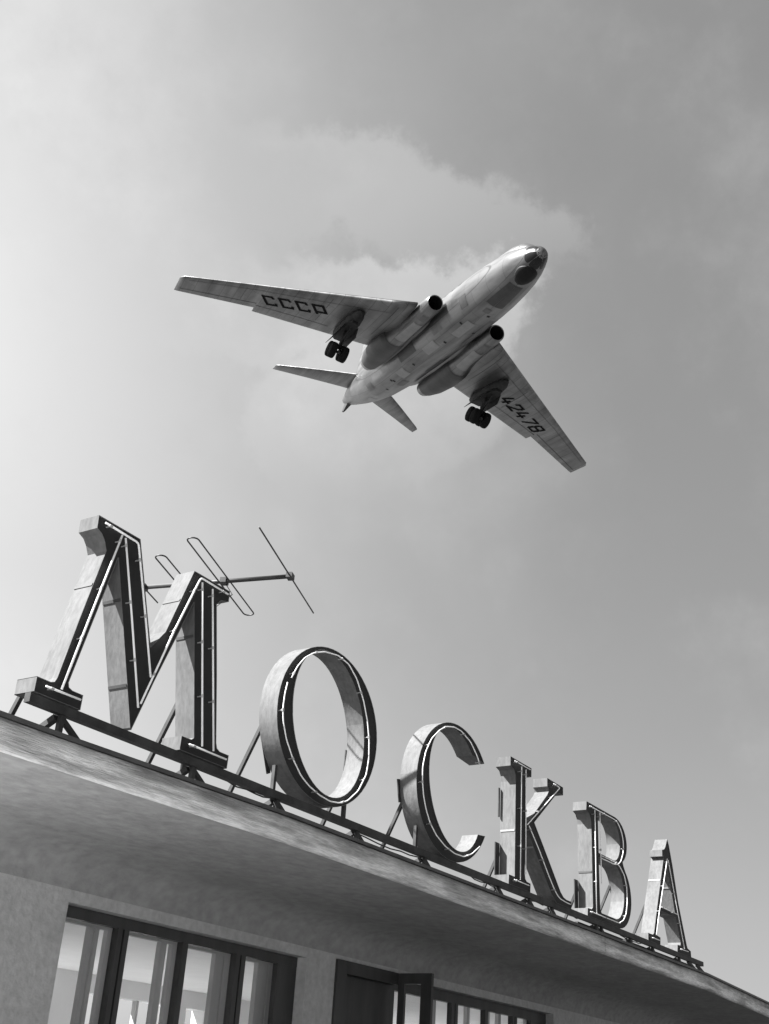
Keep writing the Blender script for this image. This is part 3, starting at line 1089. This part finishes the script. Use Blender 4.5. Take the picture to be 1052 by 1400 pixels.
# cockpit hump with its windscreen
rings = []
for x, hgt, wid in ((-1.3, 0.02, 0.25), (-1.8, 0.22, 0.6), (-2.5, 0.44, 0.82), (-3.3, 0.48, 0.95), (-4.5, 0.36, 1.0), (-6.2, 0.16, 0.95), (-7.8, 0.02, 0.8)):
    r, zc = fus(x)
    ring = []
    for k in range(20):
        a = 2 * math.pi * k / 20
        yy = wid * math.cos(a)
        base = zc + math.sqrt(max(0.01, r * r - min(yy * yy, r * r - 0.01)))
        ring.append((x, yy, base - 0.12 + (0.12 + hgt) * max(0, math.sin(a)) ** 0.7 if math.sin(a) >= 0 else base - 0.15))
    rings.append(ring)
hump = loft(rings, 'cockpit_hump', M['skin'], fo)
# row of cabin windows each side
for s in (0, 1):
    for i in range(16):
        x = -9.0 - i * 1.15
        d = 30 if s == 0 else 150
        skin_patch(x, x - 0.42, d - 7, d + 7, 'cabin_window', M['cockpit'], nx=2, nd=2)


# wings: lofted aerofoils; lower surface kept for the markings
def section(y, xle, xte, z, thick, drop=0.0):
    c = xle - xte
    up, lo = [], []
    for i in range(11):
        t = (1 - math.cos(math.pi * i / 10)) / 2
        yt = thick * c * (2.969 * math.sqrt(t) - 1.26 * t - 3.516 * t * t + 2.843 * t ** 3 - 1.036 * t ** 4) / 2 * 1.0
        x = xle - c * t
        zz = z - drop * max(0.0, t - 0.35) / 0.65
        up.append((x, y, zz + yt * 1.1))
        lo.append((x, y, zz - yt * 0.9))
    return up[::-1] + lo[1:-1]


def wing_geo(y):
    """leading edge, trailing edge, height, thickness, droop of the trailing edge at span y"""
    ty = y / 17.24
    xle = -11.6 - (y - 3.1) * 0.875 if y > 2.9 else -14.6
    z = -0.60 - 0.02 * ty
    th = 0.105 - 0.03 * ty
    if y <= 11.62:
        xte = -20.6 - (y - 3.2) * 0.41
    else:
        xte = -23.3 - (y - 11.66) * 0.617
    return xle, xte, z, th, 0.20 - 0.08 * ty


for s in (-1, 1):
    rings = []
    for y in (0.8, 2.0, 2.85, 3.05, 4.5, 5.7, 7.0, 8.5, 10.0, 11.0, 11.6, 11.64, 13.0, 14.5, 16.0, 16.9, 17.18):
        a = wing_geo(y)
        if y > 17:
            a = (a[0] - 0.35, a[1] + 0.05, a[2], a[3] * 0.6, a[4])
        rings.append([(p[0], s * p[1], p[2]) for p in section(y, *a)])
    wg = loft(rings, 'wing', M['wing_skin'])

    def low(x, y, lift=0.02):
        xle, xte, z, th, dr = wing_geo(abs(y))
        c = xle - xte
        t = min(0.999, max(0.001, (xle - x) / c))
        yt = th * c * (2.969 * math.sqrt(t) - 1.26 * t - 3.516 * t * t + 2.843 * t ** 3 - 1.036 * t ** 4) / 2
        return z - dr * max(0.0, t - 0.35) / 0.65 - yt * 0.9 - lift

    def wing_strip(pts, width, name, mat, lift):
        mb = MB()
        for q, (a, b_) in enumerate(zip(pts, pts[1:])):
            n_ = max(1, int(math.dist(a, b_) / 0.4))
            d = Vector((b_[0] - a[0], b_[1] - a[1]))
            d.normalize()
            nrm = Vector((-d.y, d.x)) * width / 2
            e = d * width / 2
            A_, B_ = Vector(a) - e, Vector(b_) + e
            for i in range(n_):
                p, r_ = A_ + (B_ - A_) * (i / n_), A_ + (B_ - A_) * ((i + 1) / n_)
                n0 = len(mb.v)
                for w_ in (p - nrm, r_ - nrm, r_ + nrm, p + nrm):
                    mb.v.append((w_.x, w_.y, low(w_.x, w_.y, lift + 0.002 * (q % 3))))
                mb.f.append([n0, n0 + 1, n0 + 2, n0 + 3])
        return mb.build(name, mat, wg)

    # flap and aileron gaps
    hinge = [(wing_geo(y)[1] + (wing_geo(y)[0] - wing_geo(y)[1]) * fr, s * y) for y, fr in ((6.6, 0.22), (8.5, 0.25), (10.0, 0.27), (11.6, 0.29))]
    wing_strip(hinge, 0.05, 'flap_gap', M['black'], 0.012)
    hinge = [(wing_geo(y)[1] + (wing_geo(y)[0] - wing_geo(y)[1]) * 0.24, s * y) for y in (11.7, 13.5, 15.2, 16.9)]
    wing_strip(hinge, 0.05, 'aileron_gap', M['black'], 0.012)
    for yy in (3.9, 7.6, 12.8):
        a = wing_geo(yy)
        wing_strip([(a[0] - 0.5, s * yy), (a[1] + (a[0] - a[1]) * 0.3, s * yy)], 0.035, 'skin_seam', M['dark_skin'], 0.012)
    wing_strip([(wing_geo(y)[0] - (wing_geo(y)[0] - wing_geo(y)[1]) * 0.16, s * y) for y in (4.0, 8.0, 12.0, 16.5)], 0.03, 'skin_seam', M['dark_skin'], 0.011)

    # painted registration
    def glyph(ch, o, rt, up, w_, h_, lw):
        G = {'C': [[(1, 0.86), (0.94, 1), (0, 1), (0, 0), (0.94, 0), (1, 0.14)]],
             'P': [[(0, 0), (0, 1), (1, 1), (1, 0.18), (0, 0.18)]],
             '4': [[(0.25, 1), (0, 0.3), (1, 0.3)], [(0.72, 0.55), (0.72, 0)]],
             '2': [[(0, 0.8), (0.08, 1), (0.92, 1), (1, 0.8), (0.9, 0.55), (0, 0.02), (1, 0.02)]],
             '7': [[(0, 1), (1, 1), (0.35, 0)]],
             '8': [[(0.1, 0.52), (0.02, 0.62), (0.02, 0.9), (0.12, 1), (0.88, 1), (0.98, 0.9), (0.98, 0.62), (0.9, 0.52), (0.1, 0.52)], [(0.1, 0.5), (0, 0.4), (0, 0.1), (0.1, 0), (0.9, 0), (1, 0.1), (1, 0.4), (0.9, 0.5)]]}[ch]
        out_ = []
        for st in G:
            out_.append([(o[0] + rt[0] * u * w_ + up[0] * v * h_, o[1] + rt[1] * u * w_ + up[1] * v * h_) for u, v in st])
        return out_

    if s < 0:
        rt, up = Vector((0.61, 0.79)), Vector((0.84, -0.54))
        o0 = Vector((-21.5, -11.0))
        for i, ch in enumerate('CCCP'):
            o = o0 + rt * 1.33 * i
            mb_parts = glyph(ch, o, rt, up, 0.78, 1.12, 0.2)
            for st in mb_parts:
                wing_strip(st, 0.205, 'marking', M['marking'], 0.02)
    else:
        rt, up = Vector((-0.575, 0.818)), Vector((0.93, 0.37))
        o0 = Vector((-18.98, 6.80))
        for i, ch in enumerate('42478'):
            o = o0 + rt * 1.16 * i
            for st in glyph(ch, o, rt, up, 0.74, 1.22, 0.2):
                wing_strip(st, 0.205, 'marking', M['marking'], 0.02)

    # engine buried at the wing root: intake trunk, bulge and jet pipe
    ENG = [(-10.42, 2.27, -0.54, 0.52, 0.52), (-10.55, 2.27, -0.54, 0.585, 0.585), (-11.2, 2.28, -0.56, 0.615, 0.615), (-13.0, 2.30, -0.66, 0.64, 0.64), (-15.0, 2.36, -0.76, 0.68, 0.68), (-16.3, 2.44, -0.82, 0.79, 0.75),
           (-17.5, 2.52, -0.86, 0.92, 0.84), (-19.4, 2.54, -0.90, 0.95, 0.86), (-21.3, 2.48, -0.92, 0.86, 0.80), (-22.6, 2.38, -0.93, 0.68, 0.66), (-23.3, 2.34, -0.93, 0.55, 0.54)]
    rings = [[(x, s * (y + ry * math.cos(2 * math.pi * k / 24)), z + rz * math.sin(2 * math.pi * k / 24)) for k in range(24)] for x, y, z, ry, rz in ENG]
    nac = loft(rings, 'engine_nacelle', M['skin'], caps=False)
    x, y, z, ry, rz = ENG[0]
    ringsI = [[(x - d_, s * (y + ry * q * math.cos(2 * math.pi * k / 24)), z + rz * q * math.sin(2 * math.pi * k / 24)) for k in range(24)] for d_, q in ((0, 1.0), (0.015, 0.955), (0.04, 0.925))]
    loft(ringsI, 'intake_lip', M['pale_skin'], nac, caps=False)
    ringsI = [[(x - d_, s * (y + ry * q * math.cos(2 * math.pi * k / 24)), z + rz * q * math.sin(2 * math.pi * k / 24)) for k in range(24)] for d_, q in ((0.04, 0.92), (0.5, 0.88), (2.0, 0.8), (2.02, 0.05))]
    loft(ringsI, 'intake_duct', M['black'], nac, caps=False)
    x, y, z, ry, rz = ENG[-1]
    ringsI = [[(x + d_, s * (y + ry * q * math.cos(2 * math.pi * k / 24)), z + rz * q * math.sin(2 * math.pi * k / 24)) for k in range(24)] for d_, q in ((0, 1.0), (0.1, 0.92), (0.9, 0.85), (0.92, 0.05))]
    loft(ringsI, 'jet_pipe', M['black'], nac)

    def nac_patch(x0, x1, d0, d1, mat, name='skin_panel'):
        mb = MB()
        nx, nd = 24, 20
        for i in range(nx + 1):
            xx = x0 + (x1 - x0) * i / nx
            for (xa, ya, za, ra, qa), (xb, yb, zb, rb, qb) in zip(ENG, ENG[1:]):
                if xb <= xx <= xa:
                    t = (xa - xx) / (xa - xb)
                    yc, zc, r1, r2 = ya + (yb - ya) * t, za + (zb - za) * t, ra + (rb - ra) * t, qa + (qb - qa) * t
            for j in range(nd + 1):
                a = R(d0 + (d1 - d0) * j / nd)
                mb.v.append((xx, s * (yc + (r1 + 0.018) * math.cos(a)), zc + (r2 + 0.018) * math.sin(a)))
        for i in range(nx):
            for j in range(nd):
                mb.f.append([i * (nd + 1) + j, (i + 1) * (nd + 1) + j, (i + 1) * (nd + 1) + j + 1, i * (nd + 1) + j + 1])
        return mb.build(name, mat, nac, smooth=True)

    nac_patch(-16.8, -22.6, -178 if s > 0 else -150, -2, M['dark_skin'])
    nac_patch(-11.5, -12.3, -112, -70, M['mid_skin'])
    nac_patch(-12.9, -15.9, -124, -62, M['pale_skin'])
    # belly fairing between nacelle and fuselage
    rings = []
    for x, yc, zc, wy, wz in ((-11.8, 1.35, -0.2, 0.2, 0.2), (-13.0, 1.35, -0.25, 0.42, 0.5), (-16, 1.7, -0.3, 0.7, 0.62), (-19, 1.7, -0.35, 0.8, 0.68), (-22, 1.6, -0.32, 0.75, 0.6), (-24.5, 1.5, -0.2, 0.5, 0.4), (-26.5, 1.4, -0.1, 0.2, 0.2)):
        rings.append([(x, s * (yc + wy * math.cos(2 * math.pi * k / 20)), zc + wz * math.sin(2 * math.pi * k / 20)) for k in range(20)])
    loft(rings, 'root_fairing', M['skin'])

    # landing gear: pod under the trailing edge, doors, leg and four-wheel bogie
    gy = s * 5.62
    pod = []
    for x, r_, z in [(x_ + 0.42, r__, z_ - 0.12) for x_, r__, z_ in ((-15.7, 0.06, -0.95), (-15.9, 0.25, -0.98), (-16.4, 0.42, -1.02), (-17.5, 0.55, -1.02), (-19.5, 0.55, -0.96), (-20.8, 0.5, -0.9), (-21.7, 0.28, -0.84), (-22.1, 0.05, -0.8))]:
        pod.append([(x, gy + r_ * math.cos(2 * math.pi * k / 20), z + r_ * 0.8 * math.sin(2 * math.pi * k / 20)) for k in range(20)])
    gp = loft(pod, 'gear_pod', M['pod'])
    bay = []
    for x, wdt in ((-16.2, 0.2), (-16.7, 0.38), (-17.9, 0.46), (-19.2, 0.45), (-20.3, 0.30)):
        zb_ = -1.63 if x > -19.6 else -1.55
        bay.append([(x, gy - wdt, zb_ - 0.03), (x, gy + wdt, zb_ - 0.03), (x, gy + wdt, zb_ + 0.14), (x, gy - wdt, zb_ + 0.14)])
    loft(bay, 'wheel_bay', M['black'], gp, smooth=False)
    for q in (-1, 1):
        mb = MB()
        mb.v = [(-16.9, gy + q * 0.45, -1.54), (-20.3, gy + q * 0.36, -1.46), (-20.6, gy + q * 0.66, -2.0), (-17.5, gy + q * 0.62, -2.0)]
        mb.v += [(x, y + q * 0.03, z) for x, y, z in mb.v]
        mb.f = [[0, 1, 2, 3], [4, 7, 6, 5], [0, 4, 5, 1], [1, 5, 6, 2], [2, 6, 7, 3], [3, 7, 4, 0]]
        mb.build('bay_door', M['pod'], gp)
    bx, bz = -18.8, -3.0
    mb = MB().tube([(-17.95, gy, -1.3), (bx + 0.15, gy, bz + 0.15)], [0.17, 0.13], 12)
    leg = mb.build('gear_leg', M['gear'], PL, smooth=True)
    mb = MB().tube([(-16.9, gy, -1.45), (bx + 0.5, gy, bz + 0.55)], 0.08, 8)
    mb.build('drag_strut', M['gear'], leg, smooth=True)
    mb = MB().bar((bx - 0.8, gy, bz + 0.32), (bx + 0.8, gy, bz - 0.32), 0.22, 0.2)
    mb.build('bogie_beam', M['gear'], leg)
    for dx in (-0.56, 0.56):
        mb = MB().tube([(bx + dx, gy - 0.45, bz - 0.4 * dx), (bx + dx, gy + 0.45, bz - 0.4 * dx)], 0.07, 8)
        mb.build('axle', M['gear'], leg, smooth=True)
        for dy in (-0.42, 0.42):
            prof_ = [(-0.22, 0.30), (-0.22, 0.46), (-0.18, 0.54), (-0.07, 0.58), (0.07, 0.58), (0.18, 0.54), (0.22, 0.46), (0.22, 0.30)]
            rings = [[(bx + dx + r_ * math.cos(2 * math.pi * k / 24), gy + dy + p_, bz - 0.4 * dx + r_ * math.sin(2 * math.pi * k / 24)) for k in range(24)] for p_, r_ in prof_]
            loft(rings, 'tyre', M['tyre'], leg)
            rings = [[(bx + dx + r_ * math.cos(2 * math.pi * k / 16), gy + dy + p_, bz - 0.4 * dx + r_ * math.sin(2 * math.pi * k / 16)) for k in range(16)] for p_, r_ in ((-0.195, 0.1), (-0.195, 0.27), (0.195, 0.27), (0.195, 0.1))]
            loft(rings, 'wheel_hub', M['gear'], leg)

    # tailplane
    rings = []
    for y, xle, xte, z, th in ((0.3, -30.5, -35.0, 1.15, 0.09), (1.3, -31.5, -35.45, 1.16, 0.09), (4.0, -34.25, -36.95, 1.19, 0.085), (6.5, -36.95, -38.42, 1.22, 0.08), (6.78, -37.35, -38.55, 1.22, 0.05)):
        rings.append([(p[0], s * p[1], p[2]) for p in section(y, xle, xte, z, th)])
    tp = loft(rings, 'tailplane', M['wing_skin'])

# fin above and tail bumper below
rings = []
for z, xle, xte, th in ((1.2, -28.5, -36.3, 0.10), (2.0, -30.4, -36.9, 0.10), (4.5, -33.4, -37.9, 0.09), (6.9, -36.0, -38.9, 0.08)):
    sec = section(0, xle, xte, 0, th)
    rings.append([(p[0], p[2], z) for p in sec])
loft(rings, 'fin', M['skin'])
mb = MB()
mb.v = [(-35.6, -0.20, 0.30), (-36.9, -0.20, 0.62), (-37.35, -0.07, -0.18), (-36.85, -0.07, -0.22), (-35.6, 0.20, 0.30), (-36.9, 0.20, 0.62), (-37.35, 0.07, -0.18), (-36.85, 0.07, -0.22)]
mb.f = [[0, 1, 2, 3], [4, 7, 6, 5], [0, 4, 5, 1], [1, 5, 6, 2], [2, 6, 7, 3], [3, 7, 4, 0]]
mb.build('tail_bumper', M['dark_skin'], PL)
